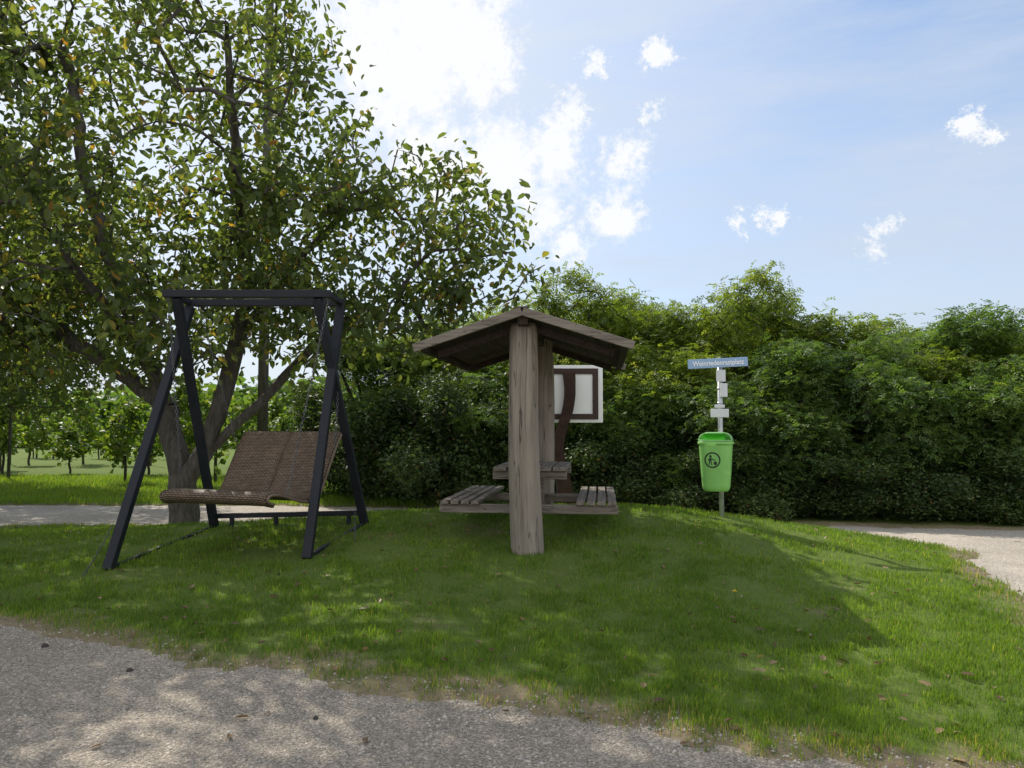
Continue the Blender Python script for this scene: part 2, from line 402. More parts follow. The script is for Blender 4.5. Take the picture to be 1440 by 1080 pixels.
# ---- walnut tree (local coords around base)
bx, by = -4.75, 11.5; bz = Gz(bx, by)
B = np.array([bx, by, bz])
limbs = [(None, [(0,0,-.15),(-.02,0,.5),(-.08,0,1.0)]),
 ((-.08,0,1.0), [(-.35,.1,1.7),(-.75,.2,2.6),(-1.2,.1,3.8),(-1.6,0,5.2),(-1.8,0,6.6)]),
 ((-.02,0,.5), [(.3,-.1,1.1),(.55,-.1,1.8),(.75,.1,2.8),(.7,.3,4.2),(.55,.2,5.8),(.5,0,7.2)]),
 ((.3,-.1,1.1), [(.85,-.1,1.5),(1.4,.1,2.2),(2.0,.2,2.8),(2.7,.3,3.3)]),
 ((.75,.1,2.8), [(1.5,.3,3.9),(2.3,.2,4.7)]),
 ((-.35,.1,1.7), [(-1.2,.3,2.3),(-2.3,.4,3.0),(-3.6,.3,3.7),(-4.8,.1,4.2)]),
 ((-.75,.2,2.6), [(-1.2,-.9,3.6),(-1.6,-1.6,4.8)]),
 ((.7,.3,4.2), [(.9,-.8,5.0),(1.2,-1.6,5.6)])]
def L(p): return np.array(p)-B
att = np.concatenate([ell(L((-5.4,11.4,5.7)), (3.2,2.6,3.5), 900, .3), ell(L((-2.7,11.0,4.3)), (2.6,1.4,1.2), 210, .15),
   ell(L((-8.7,11.6,5.2)), (2.6,2.3,3.5), 640, .3), ell(L((-4.6,10.9,3.0)), (3.4,1.8,.95), 150, 0), ell(L((-.7,10.8,4.3)), (1.1,.9,.55), 40, 0), ell(L((-.4,10.8,3.6)), (1.1,.8,.45), 26, 0),
   ell(L((-.8,10.9,5.1)), (.9,.6,.2), 14, 0), ell(L((-7.8,11.0,2.9)), (2.2,1.8,1.0), 120, 0), ell(L((-1.8,10.9,3.1)), (1.5,.7,.7), 70, 0)])
keepm = (vnoise(att[:, 0]*1.2+att[:, 1]*.7+40, att[:, 2]*1.2+att[:, 1]*.5+9) > .30) | (R.random(len(att)) < .12)
att = att[keepm]
Vt, Ft, P, tips, par = grow(limbs, att, .215, .25)
wt = thing('walnut_tree', tuple(B), 'spreading walnut tree with several grey trunks beside the swing', 'tree')
wt_trunk = mesh_np('trunk', Vt, Ft, M_bark, None, True); obj('trunk', wt_trunk, wt)
tp = P[tips]; tq = P[par[tips]]
C = np.concatenate([np.repeat(tp, 13, 0), np.repeat(tq, 4, 0)]); C = C+R.normal(size=C.shape)*np.array([.16, .16, .15])
Vl, Fl, rl = leaves(C, .142, .75, .3, .5)
wt_crown = mesh_np('crown', Vl, Fl, M_walnut, {'rnd': rl}); obj('crown', wt_crown, wt)
for (wx, wy, rz_, lb) in ((-14.5, 20.5, 2.6, 'second leafy walnut tree at the edge of the vineyard meadow'), (-13.6, 9.9, 3.1, 'leafy walnut tree added out of view to shade the road')):  # the nearer one is added out of frame to dapple the left road
    w2 = thing('walnut_tree', (wx, wy, Gz(wx, wy)), lb, 'tree', rotz=rz_)
    obj('trunk', wt_trunk, w2); obj('crown', wt_crown, w2)

# ---- robinia variants
def robinia(seed, mat, h=4.4, rad_=1.75, low=.1):
    global R
    R = np.random.default_rng(seed); limbs = [(None, [(0,0,-.1),(0,0,.35)])]; at = []
    for i in range(4):
        a = i*1.6+R.uniform(0, 1); rr = R.uniform(.5, .9)*rad_*.55; top = h*R.uniform(.6, .8)
        limbs.append(((0,0,.35), [(math.cos(a)*rr*.4, math.sin(a)*rr*.4, top*.45), (math.cos(a)*rr, math.sin(a)*rr, top)]))
    for i in range(14):
        a = R.uniform(0, 6.28); rr = R.uniform(.25, .9)*rad_; z = R.uniform(low, .84)*h
        at.append(ell((math.cos(a)*rr, math.sin(a)*rr, z), (R.uniform(.45, .75), R.uniform(.45, .75), R.uniform(.3, .5)), 44, .4))
    at.append(ell((0,0,h*.44), (rad_*.9, rad_*.9, h*.42), 90, .6))
    at = np.concatenate(at); at = at[(at[:, 2] > .12) & (at[:, 2] < h*.99)]
    Vt, Ft, P, tips, par = grow(limbs, at, .08, .25, 5, .06)
    C = np.concatenate([np.repeat(P[tips], 8, 0), np.repeat(P[par[tips]], 3, 0)]); C = C+R.normal(size=C.shape)*.11
    V, F, r = compound(C, .2, .058, 5, .6)
    return mesh_np('trunk', Vt, Ft, M_bark2, None, True), mesh_np('crown', V, F, mat, {'rnd': r})
rob = [robinia(101, M_robin), robinia(102, M_robin_y), robinia(103, M_robin), robinia(104, M_robin_y), robinia(105, M_robin, 3.2, 1.5, .05), robinia(106, M_robin_y, 3.2, 1.4, .15)]
def shrub(seed, h=2.4, rr=1.3):
    global R
    R = np.random.default_rng(seed)
    limbs = [(None, [(0,0,-.1),(0,0,.15)])]+[((0,0,.15), [(math.cos(a)*.3, math.sin(a)*.3, .8), (math.cos(a)*.7, math.sin(a)*.7, h*.75)]) for a in (0.4, 1.7, 3, 4.2, 5.4)]
    at = np.concatenate([ell((0,0,h*.35), (rr*.9, rr*.9, h*.38), 170, .4)]+[ell((R.uniform(-1.1,1.1), R.uniform(-1.1,1.1), R.uniform(.15,1)*h), (.42,.42,.3), 36, .3) for _ in range(11)])
    at = at[at[:, 2] > .05]
    Vt, Ft, P, tips, par = grow(limbs, at, .05, .25, 5)
    C = np.repeat(P[tips], 24, 0); C = C+R.normal(size=C.shape)*.13
    V, F, r = leaves(C, .085, .4, .2, .55)
    return mesh_np('trunk', Vt, Ft, M_bark2, None, True), mesh_np('crown', V, F, M_shrub, {'rnd': r})
shr = [shrub(201), shrub(202), shrub(203)]
R = np.random.default_rng(77)
def plant(kind, meshes, x, y, s, sz, rz, label, cat, grp=None):
    z = Gz(x, y); e = obj(kind, None, loc=(x, y, z), rot=(0, 0, rz), label=label, category=cat)
    e.scale = (s, s, sz)
    if grp: e['group'] = grp
    obj('trunk', meshes[0], e); obj('crown', meshes[1], e); return e
RL = 'green robinia tree with feathery leaves in the hedge behind the path'
YL = 'yellowish green robinia tree with feathery leaves behind the path'
HT = {0: 4.35, 1: 4.35, 2: 4.35, 3: 4.35, 4: 3.2, 5: 3.2}
for (x, y, tz, sx, v) in [(-3.0,17.5,3.9,1.1,0),(-1.0,17.5,4.3,1.1,3),(1.1,17.3,5.1,1.1,1),(2.9,16.8,4.6,1.0,3),(4.6,16.4,4.95,1.05,1),(6.1,16.0,4.2,1.05,3),
     (7.8,15.4,3.9,1.1,2),(9.4,15.0,3.7,1.1,3),(10.8,14.4,3.4,1.0,2),(12.5,14.0,3.3,1.1,0),(3.7,15.2,3.5,.95,1),(1.6,15.8,3.5,.95,3),(-.4,16.2,3.2,.9,2),(5.3,14.6,3.4,.9,0),
     (6.0,18.5,4.5,1.25,1),(9.0,17.8,4.1,1.3,1),(12.2,17.5,4.0,1.3,0),(0.0,19.5,4.9,1.3,3),(3.4,19.5,5.0,1.3,1),(2.3,14.7,2.4,.8,4),(3.6,14.0,2.4,.85,4),(4.7,13.6,2.1,.8,4),(6.0,13.5,2.8,.9,4),
     (7.2,13.2,2.3,.85,4),(8.3,13.0,2.8,.85,4),(9.5,12.9,2.4,.85,5),(10.8,12.9,2.9,.9,4),(7.0,14.0,3.2,.9,3),(-.3,15.2,2.0,.8,4),(-1.9,16.0,2.3,.8,4)]:
    plant('robinia_tree', rob[v], x, y, sx, tz/HT[v], R.uniform(0, 6.28), YL if v in (1, 3, 5) else RL, 'tree', 'trees of the hedge behind the path')
for i, (x, y, s, h_) in enumerate([(-2.6,15.9,.95,.9),(-1.2,15.0,.95,.95),(.3,15.0,.85,.85),(1.2,14.5,.75,.6),(2.4,14.0,.7,.55),(3.4,13.4,.65,.4),(4.3,13.1,.7,.5),(5.2,12.85,.65,.38),(6.3,12.65,.7,.5),(7.2,12.5,.6,.35),(8.3,12.4,.7,.45),(9.4,12.3,.65,.35),(10.6,12.3,.75,.5),(.6,16.4,1.1,1.1),(-3.6,17.0,1.0,.9)]):
    plant('shrub', shr[i % 3], x, y, s, h_, R.uniform(0, 6.28), 'dark green leafy shrub at the edge of the path', 'shrub', 'shrubs along the path')

# ---- grapevines
def vine(seed):
    global R
    R = np.random.default_rng(seed)
    limbs = [(None, [(0,0,-.1),(.02,0,.7)]), ((.02,0,.7), [(.6,0,.95)]), ((.02,0,.7), [(-.6,0,.95)])]
    at = np.concatenate([ell((0,0,1.3), (.75,.35,.6), 50, .2), ell((R.uniform(-.4,.4),0,1.9), (.3,.2,.35), 14), ell((R.uniform(-.6,.6),0,.9), (.3,.25,.3), 12)])
    Vt, Ft, P, tips, par = grow(limbs, at, .045, .25, 5)
    C = np.repeat(P[tips], 9, 0)+R.normal(size=(len(tips)*9, 3))*.13
    V, F, r = leaves(C, .15, .4, .2, .9)
    return mesh_np('trunk', Vt, Ft, M_bark2, None, True), mesh_np('crown', V, F, M_vine, {'rnd': r})
vin = [vine(301), vine(302), vine(303)]
R = np.random.default_rng(78)
post_me = MB(); post_me.tube([(0,0,-.2),(0,0,1.0),(.01,0,2.1)], [.045,.042,.04], 8); post_me = post_me.done('vineyard_post', M_bark)
for ri, yy in enumerate([21.0, 24.5, 29, 35]):
    n = 0; x = -21-ri*3
    while x < (-7.5 if ri < 1 else -4):
        if R.random() < .85:
            sc = R.uniform(.7, 1.25)
            plant('grapevine', vin[R.integers(3)], x+R.uniform(-.5, .5), yy+R.uniform(-.7, .7)-.25*(x+12), sc, sc*R.uniform(.85, 1.2), R.uniform(0, 6.28), 'leafy grapevine in a sunlit vineyard row', 'grapevine', 'grapevines in the vineyard')
        if n % 3 == 0:
            px_, py_ = x+.8, yy-.25*(x-.8+12)
            obj('vineyard_post', post_me, loc=(px_, py_, Gz(px_, py_)), label='weathered post standing in a vineyard row', category='post', group='posts in the vineyard')
        n += 1; x += 2.1
# far wood
n = 22000; a = R.uniform(-1.0, .9, n); yy = R.uniform(60, 75, n); xx = a*yy
top = 3.2+4.2*fbm(xx*.07, yy*0+3, 3)+1.2*vnoise(xx*.5, yy*0)
C = np.stack([xx, yy, -1.5+top*R.random(n)**.7], 1)
V, F, r = leaves(C, .9, .2, .3, .8)
obj('distant_wood', mesh_np('distant_wood', V, F, M_robin, {'rnd': r}), kind='stuff')
# utility pole
mb = MB(); mb.tube([(0,0,-.5),(0,0,5),(0,0,10),(0,0,15.5)], [.15,.14,.125,.11], 14)
x, y = -6.95, 22.0
up = thing('utility_pole', (x, y, Gz(x, y)), 'tall weathered wooden utility pole standing behind the walnut tree', 'pole')
obj('shaft', mb.done('shaft', M_pole), up)
mb = MB(); mb.box((1.6,.1,.12), (0,-.16,14.6)); obj('crossarm', mb.done('crossarm', M_pole), up)

# ------------------------------------------------------------------ swing
sw = thing('garden_swing', (-2.7, 8.1, Gz(-2.7, 8.1)), 'dark steel swing frame with hanging brown wicker double seat', 'swing')
def W(me, par):
    bpy.context.view_layer.update(); me.transform(par.matrix_world.inverted()); return me
FL = Vector((-3.70,7.3,Gz(-3.70,7.3))); BL = Vector((-3.48,9.3,Gz(-3.48,9.3))); FR = Vector((-1.93,7.5,Gz(-1.93,7.5))); BR = Vector((-1.65,8.9,Gz(-1.65,8.9)))
TLf = Vector((-3.49,7.93,2.80)); TLr = Vector((-3.50,8.52,2.80)); TRf = Vector((-1.88,7.95,2.80)); TRr = Vector((-1.86,8.5,2.80))
for a, b, o in ((FL, TLr, 0), (BL, TLf, .095), (FR, TRr, 0), (BR, TRf, -.095)):
    mb = MB(); q = Vector((o, 0, 0)); mb.beam(a+q*0, b+q, .085, .085, .005, up=(1,0,0)); obj('leg', W(mb.done('leg', M_anth), sw), sw)
for a, b in ((TLf, TRf), (TLr, TRr)):
    mb = MB(); u = Vector((.04,0,0)); z = Vector((0,0,.045)); mb.beam(a-u+z, b+u+z, .085, .075, .005); obj('top_beam', W(mb.done('top_beam', M_anth), sw), sw)
for a, b in ((TLf, TLr), (TRf, TRr)):
    mb = MB(); q = Vector((0,.045,.045)); q2 = Vector((0,-.045,.045)); mb.beam(a+q, b+q2, .06, .05); obj('cross_tie', W(mb.done('cross_tie', M_anth), sw), sw)
for a, b in ((FL, BL), (FR, BR)):
    mb = MB(); z = Vector((0,0,.008)); mb.beam(a+z, b+z, .045, .045); obj('base_rail', W(mb.done('base_rail', M_anth), sw), sw)
mb = MB(); z = Vector((0,0,.13)); mb.beam(BL+z, BR+z, .06, .055)
for f in (.12, .42, .9):
    p = BL.lerp(BR, f); mb.beam(p-Vector((0,0,.05)), p+z, .045, .045)
obj('rear_rail', W(mb.done('rear_rail', M_anth), sw), sw)
# seat shell
ang = rad(20); wv = Vector((math.cos(ang), -math.sin(ang), 0)); fv = Vector((-math.sin(ang), -math.cos(ang), 0)); Cc = Vector((-2.50, 8.05, 0))
prof = [(.66,.80),(.72,.805),(.775,.825),(.795,.855),(.775,.88),(.70,.89),(.60,.878),(.48,.85),(.32,.805),(.16,.775),(.04,.78),(-.04,.82),(-.09,.89),(-.17,1.03),(-.27,1.2),(-.36,1.34),(-.41,1.41),(-.45,1.43)]
pp = np.array(prof); s = np.r_[0, np.cumsum(np.linalg.norm(np.diff(pp, axis=0), axis=1))]; q = np.linspace(0, s[-1], 90)
px = np.interp(q, s, pp[:, 0]); pz = np.interp(q, s, pp[:, 1]); ker = np.ones(7)/7
px[3:-3] = np.convolve(px, ker, 'valid'); pz[3:-3] = np.convolve(pz, ker, 'valid')
def shell(name, i0, i1, u0, u1, thick=.026):
    bm = bmesh.new(); uvl = bm.loops.layers.uv.new('UVMap'); nu = 14; rows_ = []
    for i in range(i0, i1):
        r = []
        for j in range(nu+1):
            u = u0+(u1-u0)*j/nu; edge = min(u-u0, u1-u); dz = -.012*max(0, 1-edge/.03)
            v = bm.verts.new(Cc+wv*u+fv*px[i]+Vector((0,0,pz[i]+dz))); r.append((v, u, q[i]))
        rows_.append(r)
    for a, b in zip(rows_, rows_[1:]):
        for j in range(nu):
            c4 = (a[j], a[j+1], b[j+1], b[j]); f = bm.faces.new([t_[0] for t_ in c4]); f.smooth = True
            for lp, t_ in zip(f.loops, c4): lp[uvl].uv = (t_[1], t_[2])
    bmesh.ops.recalc_face_normals(bm, faces=bm.faces[:]); bmesh.ops.solidify(bm, geom=bm.faces[:], thickness=thick)
    me = bpy.data.meshes.new(name); bm.to_mesh(me); bm.free(); me.materials.append(M_wick); return me
kb = int(np.argmax(q > s[11])); U = .60
seat = obj('seat', W(shell('seat', 0, kb+1, -U, U), sw), sw)
obj('backrest', W(shell('backrest', kb, 90, -U, -.005), sw), sw); obj('backrest', W(shell('backrest', kb, 90, .005, U), sw), sw)
for u in (-U-.010, U+.010):
    mb = MB(); mb.tube([Cc+wv*u+fv*px[k]+Vector((0,0,pz[k]-.008)) for k in range(1, 89)], .014, 8)
    obj('seat_rim', W(mb.done('seat_rim', M_rim), sw), sw)
def chain(p0, p1, sag=0, ll=.045):
    p0 = Vector(p0); p1 = Vector(p1); Ln = (p1-p0).length; n = max(3, int(Ln/(ll*.78))); bm = bmesh.new(); pts = [p0.lerp(p1, i/n)+Vector((0,0,-sag*4*(i/n)*(1-i/n))) for i in range(n+1)]
    for i in range(n):
        a, b = pts[i], pts[i+1]; d = (b-a).normalized(); x = d.orthogonal().normalized(); x = (Matrix.Rotation(math.pi/2*(i % 2)+.4, 3, d) @ x); y_ = d.cross(x); c = (a+b)/2; rings = []
        for k in range(10):
            th = 2*math.pi*k/10; ctr = c+d*math.cos(th)*ll*.5+x*math.sin(th)*ll*.24; o = (d*math.cos(th)+x*math.sin(th)).normalized()
            rings.append([bm.verts.new(ctr+(o*math.cos(g)+y_*math.sin(g))*.0032) for g in (0, 1.57, 3.14, 4.71)])
        for k in range(10):
            A_, B_ = rings[k], rings[(k+1) % 10]
            for g in range(4): bm.faces.new((A_[g], A_[(g+1) % 4], B_[(g+1) % 4], B_[g]))
    me = bpy.data.meshes.new('chain'); bm.to_mesh(me); bm.free(); me.materials.append(M_chain); return me
def sp(u, k): return Cc+wv*u+fv*px[k]+Vector((0,0,pz[k]))
for a, b, sg in ((TLf+Vector((.02,-.02,0)), sp(-U-.01, 24), 0), (TRf+Vector((.02,0,0)), sp(U+.01, 24), 0), (TLr+Vector((.1,0,0)), sp(-U-.01, 78), 0), (TRr-Vector((-.02,0,0)), sp(U+.01, 78), 0),
     ((-3.68,7.32,.60), (-3.80,7.05,Gz(-3.80,7.05)+.02), .03), ((-1.62,8.2,.62), (-1.58,8.0,Gz(-1.58,8.0)+.02), .02)):
    obj('chain', W(chain(a, b, sg), sw), sw)

# ------------------------------------------------------------------ picnic shelter
sh_ = thing('picnic_shelter', (.15, 7.5, Gz(.15, 7.5)), 'weathered wooden picnic table under gabled roof on log posts', 'picnic shelter', rotz=-rad(6.5))
z0 = sh_.location.z
def log(h, r0, r1, lean, seed):
    rr = np.random.default_rng(seed); nr = 60; ns = 56; V = []; ph = rr.uniform(0, 6, 8)
    for i in range(nr+1):
        f = i/nr; z = -.2+(h+.2)*f; r = r0+(r1-r0)*f
        if f > .97: r *= 1-.12*((f-.97)/.03)**2
        for k in range(ns):
            a = 2*math.pi*k/ns; m = 1+.03*math.sin(2*a+ph[0]+f)+.02*math.sin(3*a+ph[1]-2*f)+.012*math.sin(5*a+ph[2]+3*f)
            for ca, dp in ((ph[3], .07), (ph[4], .05), (4.55, .075)):
                da = abs((a-ca-.12*math.sin(f*4+ca)+math.pi) % (2*math.pi)-math.pi); m -= dp*max(0, 1-da/.1)*(.3+.7*math.sin(math.pi*min(1, max(0, f*1.1))))
            V.append((math.cos(a)*r*m+lean*f+.012*math.sin(f*5+ph[5]), math.sin(a)*r*m, z))
    F = [(i*ns+k, i*ns+(k+1) % ns, (i+1)*ns+(k+1) % ns, (i+1)*ns+k) for i in range(nr) for k in range(ns)]
    me = bpy.data.meshes.new('post'); V.append((lean, 0, h+.005)); c = len(V)-1
    F += [(nr*ns+k, nr*ns+(k+1) % ns, c) for k in range(ns)]
    me.from_pydata(V, [], F); me.materials.append(M_logwood); me.polygons.foreach_set('use_smooth', [True]*len(me.polygons)); return me
obj('post', log(2.16, .16, .136, -.05, 1), sh_); obj('post', log(2.16, .12, .105, -.02, 2), sh_, loc=(.03, 1.85, Gz(.4,9.3)-z0))
# roof
apz, evz, hw, y0_, y1_, xc = 2.24, 1.92, .99, -.28, 2.35, -.025
def slab(sgn):
    mb = MB(); sl = math.atan2(apz-evz, hw); Ls = math.hypot(apz-evz, hw); nb = 7; bw = Ls/nb
    for i in range(nb):
        c_ = (i+.5)*bw; M = Matrix.Rotation(sgn*sl, 4, 'Y')
        p = Vector((xc+sgn*c_*math.cos(sl), (y0_+y1_)/2+.01*(i % 2), apz-c_*math.sin(sl)+.012))
        mb.box((bw*.985, y1_-y0_-.03, .03), p, M, .004)
    return mb.done('roof_slope', M_wdark)
roof = obj('roof', slab(-1), sh_); obj('roof_slope', slab(1), roof)
for yy in (y0_, y1_):
    for sgn in (-1, 1):
        mb = MB(); p0 = Vector((xc+sgn*.004, yy, apz+.0)); p1 = Vector((xc+sgn*(hw+.03), yy, evz-.01)); mb.beam(p0, p1, .045, .078, .006)
        obj('barge_board', mb.done('barge_board', M_wx), roof)
def prt(name, mat, par, *a):
    mb = MB(); mb.beam(*a); obj(name, mb.done(name, mat), par)
prt('purlin', M_wdark, roof, (xc,y0_+.03,apz-.07), (xc,y1_-.03,apz-.07), .10, .10)
for sgn in (-1, 1):
    prt('purlin', M_wdark, roof, (xc+sgn*(hw-.06),y0_+.03,evz-.02), (xc+sgn*(hw-.06),y1_-.03,evz-.02), .06, .05)
    for yy in (.0, 1.85): prt('rafter', M_wdark, roof, (xc+sgn*.1,yy,apz-.13), (xc+sgn*(hw-.15),yy,evz-.05), .07, .07)
prt('ridge_cap', M_wx, roof, (xc,y0_-.02,apz+.042), (xc,y1_+.02,apz+.042), .10, .014)
# table
tz = .74
mb = MB()
for i in range(5): mb.box((.13, 1.25, .042), (-.29+i*.148-.02, .95, tz+.02), None, .006)
table = obj('tabletop', mb.done('tabletop', M_wy), sh_)
for yy in (.42, 1.5):
    mb = MB(); mb.box((.74,.07,.08), (-.02,yy,tz-.045)); obj('tabletop_bearer', mb.done('tabletop_bearer', M_wx), table)
    mb = MB(); mb.box((.09,.08,.45), (0,yy+.005,.46)); obj('table_leg', mb.done('table_leg', M_wx), sh_)
bz_ = .37
for yy in (.33, 1.62):
    mb = MB(); mb.box((1.76, .08, .085), (-.03, yy, bz_)); obj('cross_beam', mb.done('cross_beam', M_wx), sh_)
for sx_ in (-1, 1):
    mb = MB()
    for i in range(4): mb.box((.082, 2.0, .035), (sx_*(.67)-.03+(-.155+i*.103), 1.25, bz_+.062), None, .006)
    obj('bench', mb.done('bench', M_wy), sh_)

# ------------------------------------------------------------------ info board on rusty steel
ix, iy = .90, 10.6
ib = thing('information_board', (ix, iy, Gz(ix, iy)), 'white framed information board on a curved rusty steel pillar', 'sign')
zb = Gz(ix, iy); zc = 1.94-zb
mb = MB(); mb.box((.78,.03,.77), (-.07,0,zc)); obj('panel', mb.done('panel', M_white), ib)
mb = MB(); a_, b_, w_ = .30, .305, .075
for sgn in (-1, 1): mb.box((2*a_+w_, .02, w_), (-.08,-.022,zc+sgn*b_+.0), None, .003); mb.box((w_, .02, 2*b_-w_-.002), (-.08+sgn*a_, -.022, zc), None, .003)
obj('frame', mb.done('frame', M_brownfr), ib)
cen = [(-.17,0.0,.12),(-.19,.3,.11),(-.24,.6,.085),(-.30,.85,.075),(-.26,1.1,.07),(-.18,1.3,.075),(-.13,1.5,.075),(-.12,1.7,.075),(-.14,1.9,.085),(-.18,2.08,.11)]
bm = bmesh.new(); cc = np.array(cen); zz = np.linspace(0, 2.0, 40)-.1; cx = np.interp(zz, cc[:, 1], cc[:, 0]); cw = np.interp(zz, cc[:, 1], cc[:, 2])
cx[3:-3] = np.convolve(cx, np.ones(7)/7, 'valid'); rows_ = []
for x_, w_, z_ in zip(cx, cw, zz): rows_.append([bm.verts.new((x_+sx_*w_, yy, z_)) for sx_, yy in ((-1,-.09),(1,-.09),(1,-.05),(-1,-.05))])
for a, b in zip(rows_, rows_[1:]):
    for k in range(4): bm.faces.new((a[k], a[(k+1) % 4], b[(k+1) % 4], b[k]))
bm.faces.new(rows_[0][::-1]); bm.faces.new(rows_[-1]); bmesh.ops.bevel(bm, geom=[e for e in bm.edges if e.calc_face_angle(0) > 1], offset=.004, segments=1, affect='EDGES')
me = bpy.data.meshes.new('pillar'); bm.to_mesh(me); bm.free(); me.materials.append(M_rust); obj('pillar', me, ib)

# ------------------------------------------------------------------ sign post
sx0, sy0 = 2.46, 9.32; zs = Gz(sx0, sy0)
sp_ = thing('sign_post', (sx0, sy0, zs), 'galvanised post with narrow blue name sign and small plates', 'sign', rotz=rad(4))
mb = MB(); mb.tube([(0,0,-.2),(0,0,1),(0,0,1.86)], .028, 16); obj('post', mb.done('post', M_galv), sp_)
mb = MB(); Mr = Matrix.Rotation(rad(-3.2), 4, 'Y'); mb.box((.72,.022,.11), (-.035,-.045,2.25-zs), Mr, .006); plate = obj('sign_plate', mb.done('sign_plate', M_signblue), sp_)
cu = bpy.data.curves.new('lettering', 'FONT'); cu.body = 'Weinriedenrastplatz'; cu.size = .085; cu.align_x = 'CENTER'; cu.align_y = 'CENTER'; cu.extrude = .001; cu.offset = .0012
to = bpy.data.objects.new('tmp_text', cu); link(to); bpy.context.view_layer.update()
tme = bpy.data.meshes.new_from_object(to.evaluated_get(bpy.context.evaluated_depsgraph_get())); bpy.data.objects.remove(to)
xsv = [v.co.x for v in tme.vertices]; sc_ = .62/(max(xsv)-min(xsv)); tme.transform(Matrix.Diagonal((sc_, min(sc_, 1)*1.1, 1, 1))); tme.materials.clear(); tme.materials.append(M_text)
tme.transform(Matrix.Translation((-.035,-.0585,2.25-zs)) @ Mr @ Matrix.Rotation(rad(90), 4, 'X')); obj('lettering', tme, plate)
for sz_, lc in (((.11,.02,.14), (.0,-.04,2.10-zs)), ((.085,.05,.16), (.03,-.035,1.93-zs)), ((.22,.015,.10), (-.02,-.04,1.66-zs)), ((.12,.02,.04), (-.02,-.04,1.74-zs))):
    mb = MB(); mb.box(sz_, lc); obj('small_plate', mb.done('small_plate', M_plate), sp_)
for q_ in (1.78, 1.64, 1.95):
    mb = MB(); mb.tube([(0,0,q_-zs-.012),(0,0,q_-zs+.012)], .034, 16); obj('clamp', mb.done('clamp', M_galv), sp_)

# ------------------------------------------------------------------ trash bin
bh = .56; bb = 1.5-9.1*90/1109
tb = thing('trash_bin', (sx0-.11, sy0-.20, bb), 'bright green plastic litter bin with hooded lid on the post', 'trash bin', rotz=rad(-18))
def sec(f):
    wd_ = .150+.040*f**.8; dp_ = .125+.038*f**.8
    if f < .12: k = .80+.20*math.sqrt(max(0, 1-((.12-f)/.12)**2)); wd_ *= k; dp_ *= k
    return wd_, dp_
def front(x_, z_):
    a, b = sec(min(1, max(0, z_/bh))); return -b*(1-min(.999, abs(x_/a))**3)**(1/3)
def body(name, zl, skip=None):
    bm = bmesh.new(); ns = 48; rr_ = []
    for (a, b, z) in zl:
        r = []
        for k in range(ns):
            th = 2*math.pi*k/ns; c, s_ = math.cos(th), math.sin(th); x_ = a*math.copysign(abs(c)**(2/3), c); y_ = b*math.copysign(abs(s_)**(2/3), s_); r.append(bm.verts.new((x_, y_, z)))
        rr_.append(r)
    for i, (p_, q_) in enumerate(zip(rr_, rr_[1:])):
        for k in range(ns):
            if skip and skip(i, k, ns): continue
            f = bm.faces.new((p_[k], p_[(k+1) % ns], q_[(k+1) % ns], q_[k])); f.smooth = True
    return bm, rr_
zl = [(*sec(f), f*bh) for f in [0,.008,.02,.04,.07,.1,.12,.2,.35,.5,.65,.8,.93,.955]]+[(.200,.172,.537),(.202,.174,.545),(.202,.174,.562),(.198,.169,.568)]
bm, rr_ = body('body', zl); bm.faces.new(rr_[0][::-1]); bmesh.ops.recalc_face_normals(bm, faces=bm.faces[:])
me = bpy.data.meshes.new('body'); bm.to_mesh(me); bm.free(); me.materials.append(M_green); bo = obj('body', me, tb)
lz = []
for i in range(11):
    a = i/10*math.pi/2; lz.append((.195*math.cos(a)**.5+.001, .167*math.cos(a)**.5+.001, .572+.105*math.sin(a)))
bm, rr_ = body('lid', lz, skip=lambda i, k, ns: 1 <= i <= 6 and ns*.55 < k < ns*.90)
bmesh.ops.recalc_face_normals(bm, faces=bm.faces[:]); bmesh.ops.solidify(bm, geom=bm.faces[:], thickness=.004)
me = bpy.data.meshes.new('lid'); bm.to_mesh(me); bm.free(); me.materials.append(M_green2); lid = obj('lid', me, tb)
mb = MB(); mb.box((.24,.17,.006), (-.015,-.05,.612), Matrix.Rotation(rad(28), 4, 'X'), .002); obj('flap', mb.done('flap', M_lime), lid)
# emblem
bm = bmesh.new(); ez = .36; ex = -.03
def V3(x_, z_): x_ += ex; z_ += ez; return bm.verts.new((x_, front(x_, z_)-.0025, z_))
def ring_(r0, r1, n=40):
    a_ = [V3(math.cos(2*math.pi*k/n)*r0, math.sin(2*math.pi*k/n)*r0) for k in range(n)]; b_ = [V3(math.cos(2*math.pi*k/n)*r1, math.sin(2*math.pi*k/n)*r1) for k in range(n)]
    for k in range(n): bm.faces.new((a_[k], a_[(k+1) % n], b_[(k+1) % n], b_[k]))
def poly(pts): bm.faces.new([V3(*p_) for p_ in pts])
def bar(x0, z0_, x1, z1, w): 
    d = Vector((x1-x0, z1-z0_)).normalized(); n_ = Vector((-d.y, d.x))*w/2; poly([(x0-n_.x, z0_-n_.y), (x1-n_.x, z1-n_.y), (x1+n_.x, z1+n_.y), (x0+n_.x, z0_+n_.y)])
ring_(.074, .090)
poly([(-.02+.015*math.cos(k*.7854), .042+.015*math.sin(k*.7854)) for k in range(8)])
bar(-.022,.024,-.022,-.012,.024); bar(-.02,.02,.024,.0,.010); bar(-.029,-.012,-.038,-.055,.011); bar(-.016,-.012,-.006,-.055,.011); bar(-.034,.02,-.046,-.01,.009)
poly([(.012,-.018),(.052,-.018),(.046,-.055),(.018,-.055)]); poly([(.026,.004),(.036,.002),(.034,-.010),(.024,-.008)])
me = bpy.data.meshes.new('emblem'); bm.to_mesh(me); bm.free(); me.materials.append(M_black); obj('emblem', me, bo)

